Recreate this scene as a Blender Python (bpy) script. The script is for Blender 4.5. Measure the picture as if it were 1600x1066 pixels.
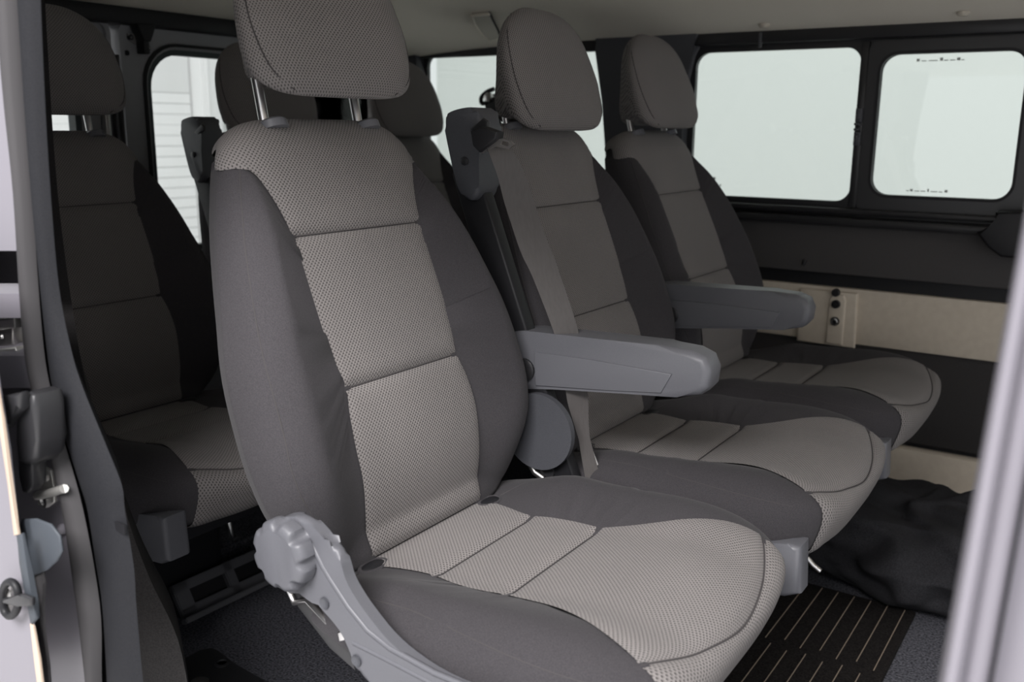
import bpy, bmesh, math, random
import numpy as np
from mathutils import Vector, Matrix
from mathutils.geometry import tessellate_polygon

random.seed(4)
for o in list(bpy.data.objects):
    bpy.data.objects.remove(o, do_unlink=True)
C = bpy.context.scene.collection
SC = bpy.context.scene

# ------------------------------------------------------------------ camera, world, light, exposure
YAW, PITCH, ROLL, FPX, CZ = math.radians(33.5), math.radians(12.74), math.radians(-.52), 1471.6, .88
_f = np.array([-math.sin(YAW)*math.cos(PITCH), math.cos(YAW)*math.cos(PITCH), -math.sin(PITCH)])
_r0 = np.array([math.cos(YAW), math.sin(YAW), 0.0])
_d0 = np.cross(_f, _r0)
_r = math.cos(ROLL)*_r0+math.sin(ROLL)*_d0
_d = -math.sin(ROLL)*_r0+math.cos(ROLL)*_d0
CAM = np.array([0, 0, CZ])

cd = bpy.data.cameras.new('camera')
cam = bpy.data.objects.new('camera', cd)
C.objects.link(cam)
cam.matrix_world = Matrix(((_r[0], -_d[0], -_f[0], 0), (_r[1], -_d[1], -_f[1], 0), (_r[2], -_d[2], -_f[2], CZ), (0, 0, 0, 1)))
cd.sensor_width = 36
cd.lens = FPX/1600*36
cd.clip_start = .02
cd.dof.use_dof = True
cd.dof.focus_distance = 1.22
cd.dof.aperture_fstop = 6.0
SC.camera = cam

W = bpy.data.worlds.new('world')
SC.world = W
W.use_nodes = True
W.node_tree.nodes['Background'].inputs[0].default_value = (.97, .98, 1, 1)
W.node_tree.nodes['Background'].inputs[1].default_value = 1.0

def area(name, loc, target, sx, sy, power, col=(1, 1, 1)):
    l = bpy.data.lights.new(name, 'AREA')
    l.shape = 'RECTANGLE'; l.size = sx; l.size_y = sy; l.energy = power; l.color = col
    o = bpy.data.objects.new(name, l); C.objects.link(o)
    o.location = loc
    o.rotation_euler = (Vector(target)-Vector(loc)).to_track_quat('-Z', 'Y').to_euler()
    return o
# the hall's ceiling light panels on the open side of the van
area('hall_light', (.2, -1.7, 2.8), (-.7, .9, .5), 2.0, 1.3, 275, (1, .97, .97))
area('hall_light', (2.6, .8, 2.2), (-.6, 1.2, .4), 1.6, 1.6, 18, (1, .97, .95))

vs = SC.view_settings
vs.view_transform = 'Standard'
vs.look = 'None'
vs.gamma = 1
vs.use_curve_mapping = False
vs.exposure = 0

# ------------------------------------------------------------------ helpers
def ray(px, py):
    return _r*((px-800)/FPX)+_d*((py-533)/FPX)+_f
def at(px, py, x=None, y=None, z=None):
    q = ray(px, py)
    if x is not None: t = x/q[0]
    elif y is not None: t = y/q[1]
    else: t = (z-CZ)/q[2]
    return CAM+q*t

def mesh_obj(name, verts, faces, mat, parent=None, uv=None, smooth=True, sharp=None):
    me = bpy.data.meshes.new(name)
    me.from_pydata([tuple(map(float, v)) for v in verts], [], faces)
    if uv is not None:
        l = me.uv_layers.new(name='uv')
        idx = np.empty(len(me.loops), dtype=np.int32)
        me.loops.foreach_get('vertex_index', idx)
        l.data.foreach_set('uv', np.asarray(uv, dtype=np.float32)[idx].ravel())
    me.materials.append(mat)
    if smooth:
        me.polygons.foreach_set('use_smooth', [True]*len(me.polygons))
        if sharp: me.set_sharp_from_angle(angle=math.radians(sharp))
    o = bpy.data.objects.new(name, me)
    C.objects.link(o)
    if parent: o.parent = parent
    return o

def bm_obj(name, bm, mat, parent=None, smooth=True, sharp=38):
    bmesh.ops.recalc_face_normals(bm, faces=bm.faces)
    me = bpy.data.meshes.new(name)
    bm.to_mesh(me); bm.free()
    me.materials.append(mat)
    if smooth:
        me.polygons.foreach_set('use_smooth', [True]*len(me.polygons))
        if sharp: me.set_sharp_from_angle(angle=math.radians(sharp))
    o = bpy.data.objects.new(name, me)
    C.objects.link(o)
    if parent: o.parent = parent
    return o

def tag(o, label=None, cat=None, group=None, kind=None):
    if label: o['label'] = label
    if cat: o['category'] = cat
    if group: o['group'] = group
    if kind: o['kind'] = kind
    return o
def thing(name, label, cat, loc=(0, 0, 0), group=None):
    o = bpy.data.objects.new(name, None)
    C.objects.link(o); o.location = loc
    o.empty_display_size = .05
    return tag(o, label, cat, group)
def struct(o):
    o['kind'] = 'structure'
    return o

def add_box(bm, lo, hi, bevel=0, seg=2):
    v = [bm.verts.new((x, y, z)) for x in (lo[0], hi[0]) for y in (lo[1], hi[1]) for z in (lo[2], hi[2])]
    fs = [(0, 1, 3, 2), (4, 6, 7, 5), (0, 4, 5, 1), (2, 3, 7, 6), (0, 2, 6, 4), (1, 5, 7, 3)]
    ff = [bm.faces.new([v[i] for i in f]) for f in fs]
    if bevel:
        bmesh.ops.bevel(bm, geom=list({e for f in ff for e in f.edges}), offset=bevel, segments=seg, profile=.5, affect='EDGES', clamp_overlap=True)
def box(name, lo, hi, mat, parent=None, bevel=.003, seg=2):
    bm = bmesh.new(); add_box(bm, lo, hi, bevel, seg)
    return bm_obj(name, bm, mat, parent)

def to3(axis, p, c):
    a, b = p
    return {'x': (c, a, b), 'y': (a, c, b), 'z': (a, b, c)}[axis]

def prism(name, pts, axis, c0, c1, mat, parent=None, bevel=0, seg=3, holes=(), sharp=38):
    """polygon (with holes) in the plane across `axis`, given thickness from c0 to c1"""
    bm = bmesh.new()
    loops = [list(pts)]+[list(h) for h in holes]
    flat = [p for l in loops for p in l]
    if not holes:
        va = [bm.verts.new(to3(axis, p, c0)) for p in pts]
        vb = [bm.verts.new(to3(axis, p, c1)) for p in pts]
        bm.faces.new(va); bm.faces.new(vb[::-1])
        n = len(pts)
        for i in range(n):
            bm.faces.new((va[i], vb[i], vb[(i+1) % n], va[(i+1) % n]))
        if bevel:
            ed = [e for e in bm.edges if (e.verts[0] in va) == (e.verts[1] in va)]
            bmesh.ops.bevel(bm, geom=ed, offset=bevel, segments=seg, profile=.5, affect='EDGES', clamp_overlap=True)
    else:
        tris = tessellate_polygon([[Vector((p[0], p[1], 0)) for p in l] for l in loops])
        va = [bm.verts.new(to3(axis, p, c0)) for p in flat]
        vb = [bm.verts.new(to3(axis, p, c1)) for p in flat]
        for t in tris:
            try:
                bm.faces.new([va[i] for i in t]); bm.faces.new([vb[i] for i in t][::-1])
            except ValueError: pass
        k = 0
        for l in loops:
            n = len(l)
            for i in range(n):
                a, b = k+i, k+(i+1) % n
                bm.faces.new((va[a], vb[a], vb[b], va[b]))
            k += n
    return bm_obj(name, bm, mat, parent, sharp=sharp)

def rrect(x0, x1, z0, z1, r, n=7):
    out = []
    for cx, cz, a0 in ((x1-r, z1-r, 0), (x0+r, z1-r, 90), (x0+r, z0+r, 180), (x1-r, z0+r, 270)):
        for i in range(n+1):
            a = math.radians(a0+90*i/n)
            out.append((cx+r*math.cos(a), cz+r*math.sin(a)))
    return out

def catmull(P, n=8, closed=False):
    P = [np.asarray(p, float) for p in P]
    out = []
    m = len(P)
    rng = range(m) if closed else range(m-1)
    for i in rng:
        g = (lambda k: P[k % m]) if closed else (lambda k: P[min(max(k, 0), m-1)])
        p0, p1, p2, p3 = g(i-1), g(i), g(i+1), g(i+2)
        for j in range(n):
            t = j/n
            out.append(.5*((2*p1)+(-p0+p2)*t+(2*p0-5*p1+4*p2-p3)*t*t+(-p0+3*p1-3*p2+p3)*t**3))
    if not closed: out.append(P[-1])
    return out

def tube(name, pts, r, mat, parent=None, n=8):
    pts = [Vector(p) for p in pts]
    V, F = [], []
    t0 = (pts[1]-pts[0]).normalized()
    nrm = t0.orthogonal().normalized()
    for i, p in enumerate(pts):
        t = (pts[min(i+1, len(pts)-1)]-pts[max(i-1, 0)]).normalized()
        nrm = (nrm-t*nrm.dot(t)).normalized()
        b = t.cross(nrm)
        rr = r[i] if isinstance(r, (list, tuple)) else r
        for k in range(n):
            a = 2*math.pi*k/n
            V.append(p+(nrm*math.cos(a)+b*math.sin(a))*rr)
    for i in range(len(pts)-1):
        for k in range(n):
            F.append((i*n+k, i*n+(k+1) % n, (i+1)*n+(k+1) % n, (i+1)*n+k))
    F.append(tuple(range(n-1, -1, -1))); F.append(tuple((len(pts)-1)*n+k for k in range(n)))
    return mesh_obj(name, V, F, mat, parent, sharp=50)

def lathe(name, prof, origin, axis, mat, parent=None, n=28, sharp=35):
    """prof: list of (radius, height along axis)"""
    ax = Vector(axis).normalized(); u = ax.orthogonal().normalized(); w = ax.cross(u)
    V, F = [], []
    for (r, h) in prof:
        for k in range(n):
            a = 2*math.pi*k/n
            V.append(Vector(origin)+ax*h+(u*math.cos(a)+w*math.sin(a))*r)
    for i in range(len(prof)-1):
        for k in range(n):
            F.append((i*n+k, i*n+(k+1) % n, (i+1)*n+(k+1) % n, (i+1)*n+k))
    F.append(tuple(range(n-1, -1, -1))); F.append(tuple((len(prof)-1)*n+k for k in range(n)))
    bm = bmesh.new()
    vs_ = [bm.verts.new(v) for v in V]
    for f in F: bm.faces.new([vs_[i] for i in f])
    return bm_obj(name, bm, mat, parent, sharp=sharp)

def strip(name, rows, y, bulge, thick, mat, parent=None, m=9, power=.5):
    """a swept moulding: rows of (photo row, left col, right col) lying in the plane y, rounded towards the door"""
    V, F = [], []
    ys = y if callable(y) else (lambda v: y)
    rows = [tuple(r) for r in catmull(rows, 5)]
    for (v, l, r) in rows:
        yy = ys(v)
        a, b = at(l, v, y=yy), at(r, v, y=yy)
        for j in range(m):
            t = j/(m-1)
            p = a*(1-t)+b*t
            k = max(0, 1-(2*t-1)**2)**power
            V.append((p[0], yy-bulge*k, p[2]))
        V.append((b[0]*(1+thick/yy)-.004*(thick > .02), yy+thick, b[2])); V.append((a[0]*(1+thick/yy), yy+thick, a[2]))
    w = m+2
    for i in range(len(rows)-1):
        for j in range(w):
            F.append((i*w+j, i*w+(j+1) % w, (i+1)*w+(j+1) % w, (i+1)*w+j))
    F.append(tuple(range(w))); F.append(tuple((len(rows)-1)*w+j for j in range(w))[::-1])
    bm = bmesh.new()
    vv = [bm.verts.new(p) for p in V]
    for f in F: bm.faces.new([vv[i] for i in f])
    return bm_obj(name, bm, mat, parent, sharp=60)

# ------------------------------------------------------------------ materials
def material(name, col, rough=.6, metal=0, spec=.5):
    m = bpy.data.materials.new(name); m.use_nodes = True
    b = m.node_tree.nodes['Principled BSDF']
    b.inputs['Base Color'].default_value = (*col, 1)
    b.inputs['Roughness'].default_value = rough
    b.inputs['Metallic'].default_value = metal
    b.inputs['Specular IOR Level'].default_value = spec
    return m
def nd(m, t, **kw):
    n = m.node_tree.nodes.new(t)
    for k, v in kw.items(): setattr(n, k, v)
    return n
def math_node(m, op, a, b=None):
    n = nd(m, 'ShaderNodeMath', operation=op)
    for i, v in enumerate((a, b)):
        if v is None: continue
        if isinstance(v, (int, float)): n.inputs[i].default_value = v
        else: m.node_tree.links.new(v, n.inputs[i])
    return n.outputs[0]
def grain(m, scale, col_a, col_b, bump=.1, dist=.001, detail=3, stretch=(1, 1, 1), lo=.35, hi=.65):
    lk = m.node_tree.links.new
    b = m.node_tree.nodes['Principled BSDF']
    tc = nd(m, 'ShaderNodeTexCoord'); mp = nd(m, 'ShaderNodeMapping')
    mp.inputs['Scale'].default_value = stretch
    lk(tc.outputs['Object'], mp.inputs[0])
    n = nd(m, 'ShaderNodeTexNoise'); n.inputs['Scale'].default_value = scale; n.inputs['Detail'].default_value = detail
    lk(mp.outputs[0], n.inputs['Vector'])
    r = nd(m, 'ShaderNodeValToRGB')
    r.color_ramp.elements[0].position = lo; r.color_ramp.elements[1].position = hi
    r.color_ramp.elements[0].color = (*col_a, 1); r.color_ramp.elements[1].color = (*col_b, 1)
    lk(n.outputs[0], r.inputs[0]); lk(r.outputs[0], b.inputs['Base Color'])
    if bump:
        bp = nd(m, 'ShaderNodeBump'); bp.inputs['Strength'].default_value = bump; bp.inputs['Distance'].default_value = dist
        lk(n.outputs[0], bp.inputs['Height']); lk(bp.outputs[0], b.inputs['Normal'])
    return m

def insert_fabric(name, light, dark):
    m = material(name, light, .95, spec=.15)
    lk = m.node_tree.links.new
    b = m.node_tree.nodes['Principled BSDF']
    uvn = nd(m, 'ShaderNodeTexCoord'); sp = nd(m, 'ShaderNodeSeparateXYZ')
    lk(uvn.outputs['UV'], sp.inputs[0])
    k = 2*math.pi/.0054
    cx = math_node(m, 'COSINE', math_node(m, 'MULTIPLY', sp.outputs[0], k))
    cy = math_node(m, 'COSINE', math_node(m, 'MULTIPLY', sp.outputs[1], k))
    v = math_node(m, 'MULTIPLY', cx, cy)
    r = nd(m, 'ShaderNodeValToRGB')
    r.color_ramp.elements[0].position = .12; r.color_ramp.elements[1].position = .75
    r.color_ramp.elements[0].color = (*light, 1); r.color_ramp.elements[1].color = (*dark, 1)
    lk(v, r.inputs[0])
    n = nd(m, 'ShaderNodeTexNoise'); n.inputs['Scale'].default_value = 9; n.inputs['Detail'].default_value = 5
    lk(uvn.outputs['Object'], n.inputs['Vector'])
    mix = nd(m, 'ShaderNodeMix', data_type='RGBA', blend_type='MULTIPLY')
    mix.inputs[0].default_value = 1
    r2 = nd(m, 'ShaderNodeValToRGB')
    r2.color_ramp.elements[0].color = (.86, .86, .86, 1); r2.color_ramp.elements[1].color = (1.08, 1.07, 1.06, 1)
    lk(n.outputs[0], r2.inputs[0])
    lk(r.outputs[0], mix.inputs[6]); lk(r2.outputs[0], mix.inputs[7]); lk(mix.outputs[2], b.inputs['Base Color'])
    bp = nd(m, 'ShaderNodeBump'); bp.inputs['Strength'].default_value = .35; bp.inputs['Distance'].default_value = .0012
    bp.invert = True
    lk(v, bp.inputs['Height']); lk(bp.outputs[0], b.inputs['Normal'])
    b.inputs['Sheen Weight'].default_value = .06
    b.inputs['Sheen Roughness'].default_value = .5
    return m

M_FAB = grain(material('dark_fabric', (.08, .076, .082), .95, spec=.15), 900, (.036, .034, .037), (.052, .049, .053), .25, .0006)
M_FAB.node_tree.nodes['Principled BSDF'].inputs['Sheen Weight'].default_value = .05
M_INS = insert_fabric('woven_insert_fabric', (.200, .188, .184), (.054, .050, .050))
M_SEAM = material('seam_thread', (.06, .056, .057), .9, spec=.1)
M_GREY = grain(material('grey_moulded_plastic', (.2, .2, .22), .42, spec=.4), 1400, (.115, .117, .130), (.130, .132, .146), .08, .0003)
M_GREYD = grain(material('grey_plastic_dimmed', (.115, .116, .13), .42, spec=.4), 1400, (.092, .093, .104), (.104, .106, .118), .08, .0003)  # same grey plastic, colour darkened to offset the direct light on the recliner
M_DGREY = grain(material('dark_grey_plastic', (.06, .062, .07), .5), 1200, (.05, .052, .06), (.064, .066, .075), .12, .0004)
M_TRIM = grain(material('pillar_trim_plastic', (.024, .025, .029), .65, spec=.12), 900, (.014, .0145, .017), (.019, .0195, .022), .2, .0005)
M_BLACK = material('black_plastic', (.012, .012, .014), .5, spec=.35)
M_SATIN = material('satin_black_plastic', (.022, .022, .024), .34)
M_CARD2 = grain(material('grey_card_panel', (.07, .067, .067), .8, spec=.2), 500, (.062, .059, .059), (.08, .076, .076), .15, .0005)
M_CARD = grain(material('dark_card_panel', (.04, .038, .038), .8, spec=.2), 500, (.034, .032, .032), (.05, .047, .047), .15, .0005)
M_RUB = material('rubber_seal', (.05, .048, .05), .65, spec=.3)
M_RUBD = material('black_rubber', (.016, .016, .018), .6, spec=.3)
M_PAINT = material('lilac_grey_paint', (.195, .186, .21), .34, 0, .5)
M_DOORPAINT = material('rear_door_paint', (.3, .305, .32), .42, 0, .45)
M_BEIGE = grain(material('beige_side_panel', (.6, .53, .44), .55, spec=.3), 60, (.59, .52, .43), (.63, .56, .465), .03, .001)
M_CEIL = grain(material('headliner_fabric', (.62, .58, .5), .95, spec=.1), 700, (.76, .71, .62), (.82, .77, .68), .2, .0006)
M_CEILP = material('headliner_plastic', (.50, .46, .39), .6, spec=.3)
M_CARPET = grain(material('carpet', (.035, .036, .042), .98, spec=.1), 260, (.018, .018, .022), (.15, .152, .175), .9, .004, 6, lo=.3, hi=.72)
M_VENT = material('grey_vent_plastic', (.11, .11, .12), .5)
M_CHROME = material('polished_steel', (.62, .61, .61), .28, 1)
M_STEEL = material('dull_steel', (.5, .49, .48), .38, 1)
M_GALV = material('galvanised_bracket', (.62, .61, .58), .4, .7)
M_CREAM = material('cream_edge_tape', (.5, .4, .315), .6)
M_MAT = grain(material('black_floor_mat', (.012, .011, .011), .95, spec=.1), 350, (.007, .006, .006), (.02, .018, .017), .5, .002)
M_STRIPE = material('mat_stripe_thread', (.24, .19, .145), .9)
M_BAG = grain(material('black_cloth', (.018, .018, .02), .9, spec=.2), 420, (.014, .014, .016), (.026, .026, .029), .3, .001)
M_BELT = grain(material('belt_webbing', (.09, .085, .085), .55, spec=.35), 500, (.07, .064, .062), (.078, .072, .07), .08, .0005, stretch=(.15, 1, .15))
M_HALL = material('white_hall_wall', (.60, .625, .612), .7, spec=.2)
M_HALLD = material('white_door_panel', (.74, .75, .745), .55, spec=.3)
M_GROUND = grain(material('pale_concrete', (.6, .6, .6), .6), 6, (.76, .75, .74), (.82, .81, .8), 0)
M_PRINT = material('etched_print', (.48, .52, .5), .7)

def glass_mat(name, tint):
    m = bpy.data.materials.new(name); m.use_nodes = True
    nt = m.node_tree; nt.nodes.clear()
    out = nt.nodes.new('ShaderNodeOutputMaterial'); mx = nt.nodes.new('ShaderNodeMixShader')
    t = nt.nodes.new('ShaderNodeBsdfTransparent'); g = nt.nodes.new('ShaderNodeBsdfGlossy'); fr = nt.nodes.new('ShaderNodeFresnel')
    t.inputs[0].default_value = (*tint, 1); g.inputs[0].default_value = (1, 1, 1, 1); g.inputs['Roughness'].default_value = .0
    fr.inputs[0].default_value = 1.45
    nt.links.new(fr.outputs[0], mx.inputs[0]); nt.links.new(t.outputs[0], mx.inputs[1]); nt.links.new(g.outputs[0], mx.inputs[2])
    nt.links.new(mx.outputs[0], out.inputs[0])
    return m
M_GLASS = glass_mat('green_tinted_glass', (.925, .955, .938))
M_CLEAR = glass_mat('rear_clear_glass', (.97, .985, .978))

# ------------------------------------------------------------------ the setting
YW = 2.30          # inner face of the far side wall
XR = -1.93         # inner face of the rear doors
# floor
struct(box('floor', (XR-.05, .40, -.06), (1.3, 2.36, -.0), M_CARPET, bevel=0))
# roof lining
def roof_z(x, y):
    a = max(0, (abs(y-1.37)-.30)/.63)
    b = max(0, (-x-1.35)/.58)
    return 1.158-.054*min(a, 1.4)**2.2-.03*b**2
V, F = [], []
nx, ny = 40, 40
for i in range(nx+1):
    for j in range(ny+1):
        x = XR-.05+(1.2-XR)*i/nx; y = .40+1.912*j/ny
        V.append((x, y, roof_z(x, y)))
for i in range(nx+1):
    for j in range(ny+1):
        v = V[i*(ny+1)+j]; V.append((v[0], v[1], v[2]+.03))
n0 = (nx+1)*(ny+1)
for i in range(nx):
    for j in range(ny):
        a = i*(ny+1)+j
        F.append((a, a+1, a+ny+2, a+ny+1)); F.append((n0+a, n0+a+ny+1, n0+a+ny+2, n0+a+1))
ceil = struct(mesh_obj('ceiling', V, F, M_CEIL))

# far side wall: window band with three openings
W1 = rrect(-.976, -.575, .718, 1.067, .035)
W2 = rrect(-.530, -.235, .736, 1.050, .038)
WQ = rrect(-1.835, -1.225, .62, 1.087, .03)
W3 = rrect(-.10, .75, .70, 1.05, .04)
wall = struct(prism('wall_far', [(XR-.05, .555), (1.3, .555), (1.3, 1.14), (XR-.05, 1.14)], 'y', YW, YW+.014, M_SATIN, holes=[W1, W2, WQ, W3]))
def pane(n, x0, x1, z0, z1, r, mat=M_GLASS):
    o = struct(prism('window_%d' % n, rrect(x0-.012, x1+.012, z0-.012, z1+.012, r), 'y', YW+.006, YW+.010, mat))
    return o
w1 = pane(1, -.976, -.575, .718, 1.067, .035)
w2 = pane(2, -.530, -.235, .736, 1.050, .038)
w3 = pane(3, -1.835, -1.225, .62, 1.087, .03)
w4 = pane(4, -.10, .75, .70, 1.05, .04)
# the sliding pane's own frame
fr = prism('window_frame', rrect(-.556, -.205, .700, 1.078, .02), 'y', YW-.012, YW+.003, M_SATIN, w2, bevel=0, holes=[rrect(-.530, -.235, .736, 1.050, .038)])
prism('window_gasket', rrect(-.534, -.231, .732, 1.054, .041), 'y', YW-.0135, YW+.012, M_RUBD, w2, holes=[rrect(-.528, -.237, .738, 1.048, .037)])
box('meeting_rail', (-.5745, YW-.010, .70), (-.557, YW+.003, 1.078), M_SATIN, w1, .002)
for zc_, up in ((.916, 1), (.864, -1)):
    l = box('window_latch', (-.573, YW-.020, zc_-.016), (-.558, YW-.009, zc_+.016), M_DGREY, w2, .002)
    box('latch_button', (-.5705, YW-.025, zc_-.008), (-.5605, YW-.018, zc_+.008), M_DGREY, l, .0015)
    box('latch_lip', (-.572, YW-.030, zc_-up*.020-.003), (-.559, YW-.016, zc_-up*.020+.003), M_DGREY, l, .0015)
# etched print on the glass
def etched(parent, z, xs, w, h):
    for x in xs:
        box('etched_mark', (x, YW+.0045, z), (x+w, YW+.0058, z+h), M_PRINT, parent, 0)
bm = bmesh.new()
for z, items in ((1.032, [(-.457, .006, .006), (-.447, .010, .002), (-.432, .018, .002), (-.409, .006, .007), (-.401, .009, .002), (-.389, .011, .002), (-.375, .007, .006), (-.366, .006, .002)]),
                 (.748, [(-.452, .005, .002), (-.444, .006, .005), (-.434, .010, .002), (-.421, .010, .002), (-.407, .003, .007), (-.400, .014, .002), (-.383, .007, .002), (-.371, .006, .006)])):
    for x, w_, h_ in items: add_box(bm, (x, YW+.0045, z), (x+w_, YW+.0058, z+h_))
bm_obj('etched_print', bm, M_PRINT, w2)
bm = bmesh.new()
for x, z, w_, h_ in ((-.918, .757, .007, .006), (-.916, .749, .006, .002), (-.911, .742, .005, .003), (-.904, .741, .004, .003), (-.898, .741, .003, .005)):
    add_box(bm, (x, YW+.0045, z), (x+w_, YW+.0058, z+h_))
bm_obj('etched_print', bm, M_PRINT, w1)

# dark C pillar cover between quarter window and side window, flaring at the roof
P = [(-1.262, 1.135), (-1.235, 1.085), (-1.222, .95), (-1.205, .80), (-1.19, .55), (-.95, .55), (-.978, .72), (-.992, .85), (-.997, 1.0), (-.985, 1.06), (-.965, 1.10), (-.945, 1.135)]
struct(prism('trim_1', P, 'y', YW-.035, YW+.002, M_DGREY, bevel=.012, seg=3))
# rear corner pillar
P = [(-1.95, 1.12), (-1.95, .3), (-1.79, .3), (-1.815, .70), (-1.838, 1.0), (-1.85, 1.12)]
struct(prism('trim_2', P, 'y', YW-.04, YW+.002, M_DGREY, bevel=.01))
# rail above the windows
struct(box('trim_3', (-.99, YW-.03, 1.082), (1.2, YW+.002, 1.118), M_SATIN, bevel=.006))
struct(box('trim_4', (XR, YW-.02, 1.080), (-1.24, YW+.002, 1.13), M_SATIN, bevel=.006))
# ledge below the windows
struct(box('trim_5', (-1.0, YW-.055, .664), (.9, YW+.002, .684), M_SATIN, bevel=.006))
struct(box('trim_6', (-1.0, YW-.03, .690), (.9, YW+.002, .704), M_SATIN, bevel=.004))
# grab scoop at the end of the ledge
lathe_prof = [(.001, 0), (.05, .004), (.064, .02), (.066, .05)]
# card panel below the ledge, leaning outwards at its foot
def wall_panel(name, x0, x1, z0, z1, y0, y1, mat, bevel=.004):
    return struct(box(name, (x0, y0, z0), (x1, y1, z1), mat, bevel=bevel))
wall_panel('wall_far_card', -1.93, 1.2, .548, .668, YW-.022, YW+.03, M_CARD2)
wall_panel('wall_far_recess', -1.93, 1.2, .500, .552, YW+.02, YW+.05, M_BLACK, 0)  # black colour stands for the shadow inside this recess
wall_panel('wall_far_beige', -1.93, 1.2, .378, .512, YW+.004, YW+.05, M_BEIGE)
struct(prism('wall_far_beige_rib', [(-.672, .37), (-.672, .503), (-.536, .503), (-.532, .37)], 'y', YW-.006, YW+.01, M_BEIGE, bevel=.005))
struct(prism('wall_far_beige_boss', [(-.600, .375), (-.600, .485), (-.592, .497), (-.566, .497), (-.560, .485), (-.560, .375)], 'y', YW-.011, YW+.005, M_BEIGE, bevel=.004))
wall_panel('wall_far_lower', -1.93, 1.2, .155, .382, YW+.012, YW+.05, M_CARD)
wall_panel('wall_far_lower_recess', -1.93, 1.2, .132, .16, YW+.03, YW+.055, M_BLACK, 0)
wall_panel('baseboard_far', -1.93, 1.2, -.01, .142, YW-.004, YW+.05, M_BEIGE)

# rear doors (two leaves), each with a rounded window
def rear_leaf(n, y0, y1, wy0, wy1, wz0, wz1):
    d = struct(prism('door_%d' % n, rrect(y0, y1, .0, 1.105, .025), 'x', XR-.05, XR, M_DOORPAINT, holes=[rrect(wy0, wy1, wz0, wz1, .085)]))
    prism('window_seal', rrect(wy0-.013, wy1+.013, wz0-.013, wz1+.013, .095), 'x', XR-.012, XR+.006, M_RUBD, d, holes=[rrect(wy0-.006, wy1+.006, wz0-.006, wz1+.006, .09)], sharp=60)
    prism('window_seal', rrect(wy0-.008, wy1+.008, wz0-.008, wz1+.008, .09), 'x', XR-.03, XR-.004, material('teal_rubber', (.045, .06, .064), .5), d, holes=[rrect(wy0+.012, wy1-.012, wz0+.012, wz1-.012, .078)], sharp=60)
    prism('door_lip', rrect(y0-.001, y1+.001, .0, 1.106, .03), 'x', XR-.004, XR+.008, M_DOORPAINT, d, holes=[rrect(y0+.010, y1-.010, .01, 1.094, .02)])
    prism('window_pane', rrect(wy0-.004, wy1+.004, wz0-.004, wz1+.004, .088), 'x', XR-.026, XR-.022, M_CLEAR, d)
    return d
d1 = rear_leaf(1, 1.328, 2.27, 1.396, 2.20, .58, 1.052)
d2 = rear_leaf(2, .45, 1.305, .53, 1.225, .58, 1.052)
struct(box('wall_rear', (XR-.09, .38, -.05), (XR-.055, .44, 1.2), M_BLACK, bevel=0))
struct(box('trim_7', (XR-.05, .40, 1.094), (XR+.03, 2.34, 1.14), M_BLACK, bevel=.008))
# latch block at the head of the far leaf
lt = box('door_latch', (XR+.002, 1.388, 1.035), (XR+.03, 1.404, 1.092), M_BLACK, d1, .003)
prism('latch_hook', [(1.372, 1.098), (1.42, 1.098), (1.412, 1.08), (1.404, 1.062), (1.388, 1.062), (1.38, 1.08)], 'x', XR+.004, XR+.035, M_BLACK, d1, bevel=.002)
prism('latch_plate', [(1.366, 1.078), (1.384, 1.078), (1.386, 1.056), (1.372, 1.062)], 'x', XR+.001, XR+.006, M_STEEL, d1)
prism('latch_plate', [(1.404, 1.076), (1.412, 1.076), (1.412, 1.058), (1.404, 1.058)], 'x', XR+.001, XR+.006, M_STEEL, d1)
for y_, z_ in ((1.374, 1.070), (1.417, 1.070), (1.417, 1.050)):
    s_ = lathe('screw', [(.007, 0), (.007, .004), (.005, .006)], (XR+.001, y_, z_), (1, 0, 0), M_BLACK, d1, 12)
    lathe('screw_head', [(.0035, 0), (.0025, .0025)], (XR+.0065, y_, z_), (1, 0, 0), M_CHROME, s_, 8)
lathe('plug_hole', [(.006, 0), (.006, .002)], (XR+.001, 1.363, 1.036), (1, 0, 0), M_BLACK, d1, 12)
for ch in d1.children:
    if ch.name.startswith(('door_latch', 'latch_', 'screw', 'plug_')): ch.location.y -= .016
# stay strips between the leaves, seen below the left rear headrest
for k, (y_, w_, m_) in enumerate(((1.275, .012, M_STEEL), (1.298, .006, M_DGREY), (1.312, .007, M_RUB))):
    box('door_edge', (XR+.004, y_-w_/2, .2), (XR+.02, y_+w_/2, 1.03), m_, d2, .002)

# near side wall behind the door opening
struct(box('wall_near', (XR-.05, .42, -.02), (-1.02, .47, 1.13), M_TRIM, bevel=0))

# outside: the hall
g = struct(box('ground', (-9, -7, -.75), (7, 7, -.60), M_GROUND, bevel=0))
struct(box('wall_hall_side', (-3.6, 4.6, -.6), (6, 4.75, 4.0), M_HALL, bevel=0))
# hall door of stacked panels behind the van
gd = thing('sectional_door', 'white hall door of wide ribbed panels seen through the rear window', 'door', (-4.6, 2.4, -.6))
zt = at(290, 146, x=-4.57)[2]+.6
k = 0
while zt-.058*(k+1) > .02:
    box('panel', (-.03, -2.6, zt-.058*(k+1)+.0012), (.03, 1.18, zt-.058*k), M_HALLD, gd, .002, 1)
    k += 1
box('panel', (-.03, -2.6, zt+.0015), (.03, 1.18, 4.2), M_HALLD, gd, .002)
box('door_post', (-.06, 1.19, 0), (.12, 1.33, 4.2), M_HALLD, gd, .01)
box('post_flange', (.12, 1.215, 0), (.135, 1.235, 4.2), M_HALLD, gd, .003)
struct(box('wall_hall_end', (-4.75, 3.8, -.6), (-4.6, 4.75, 4.0), M_HALL, bevel=0))

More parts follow.
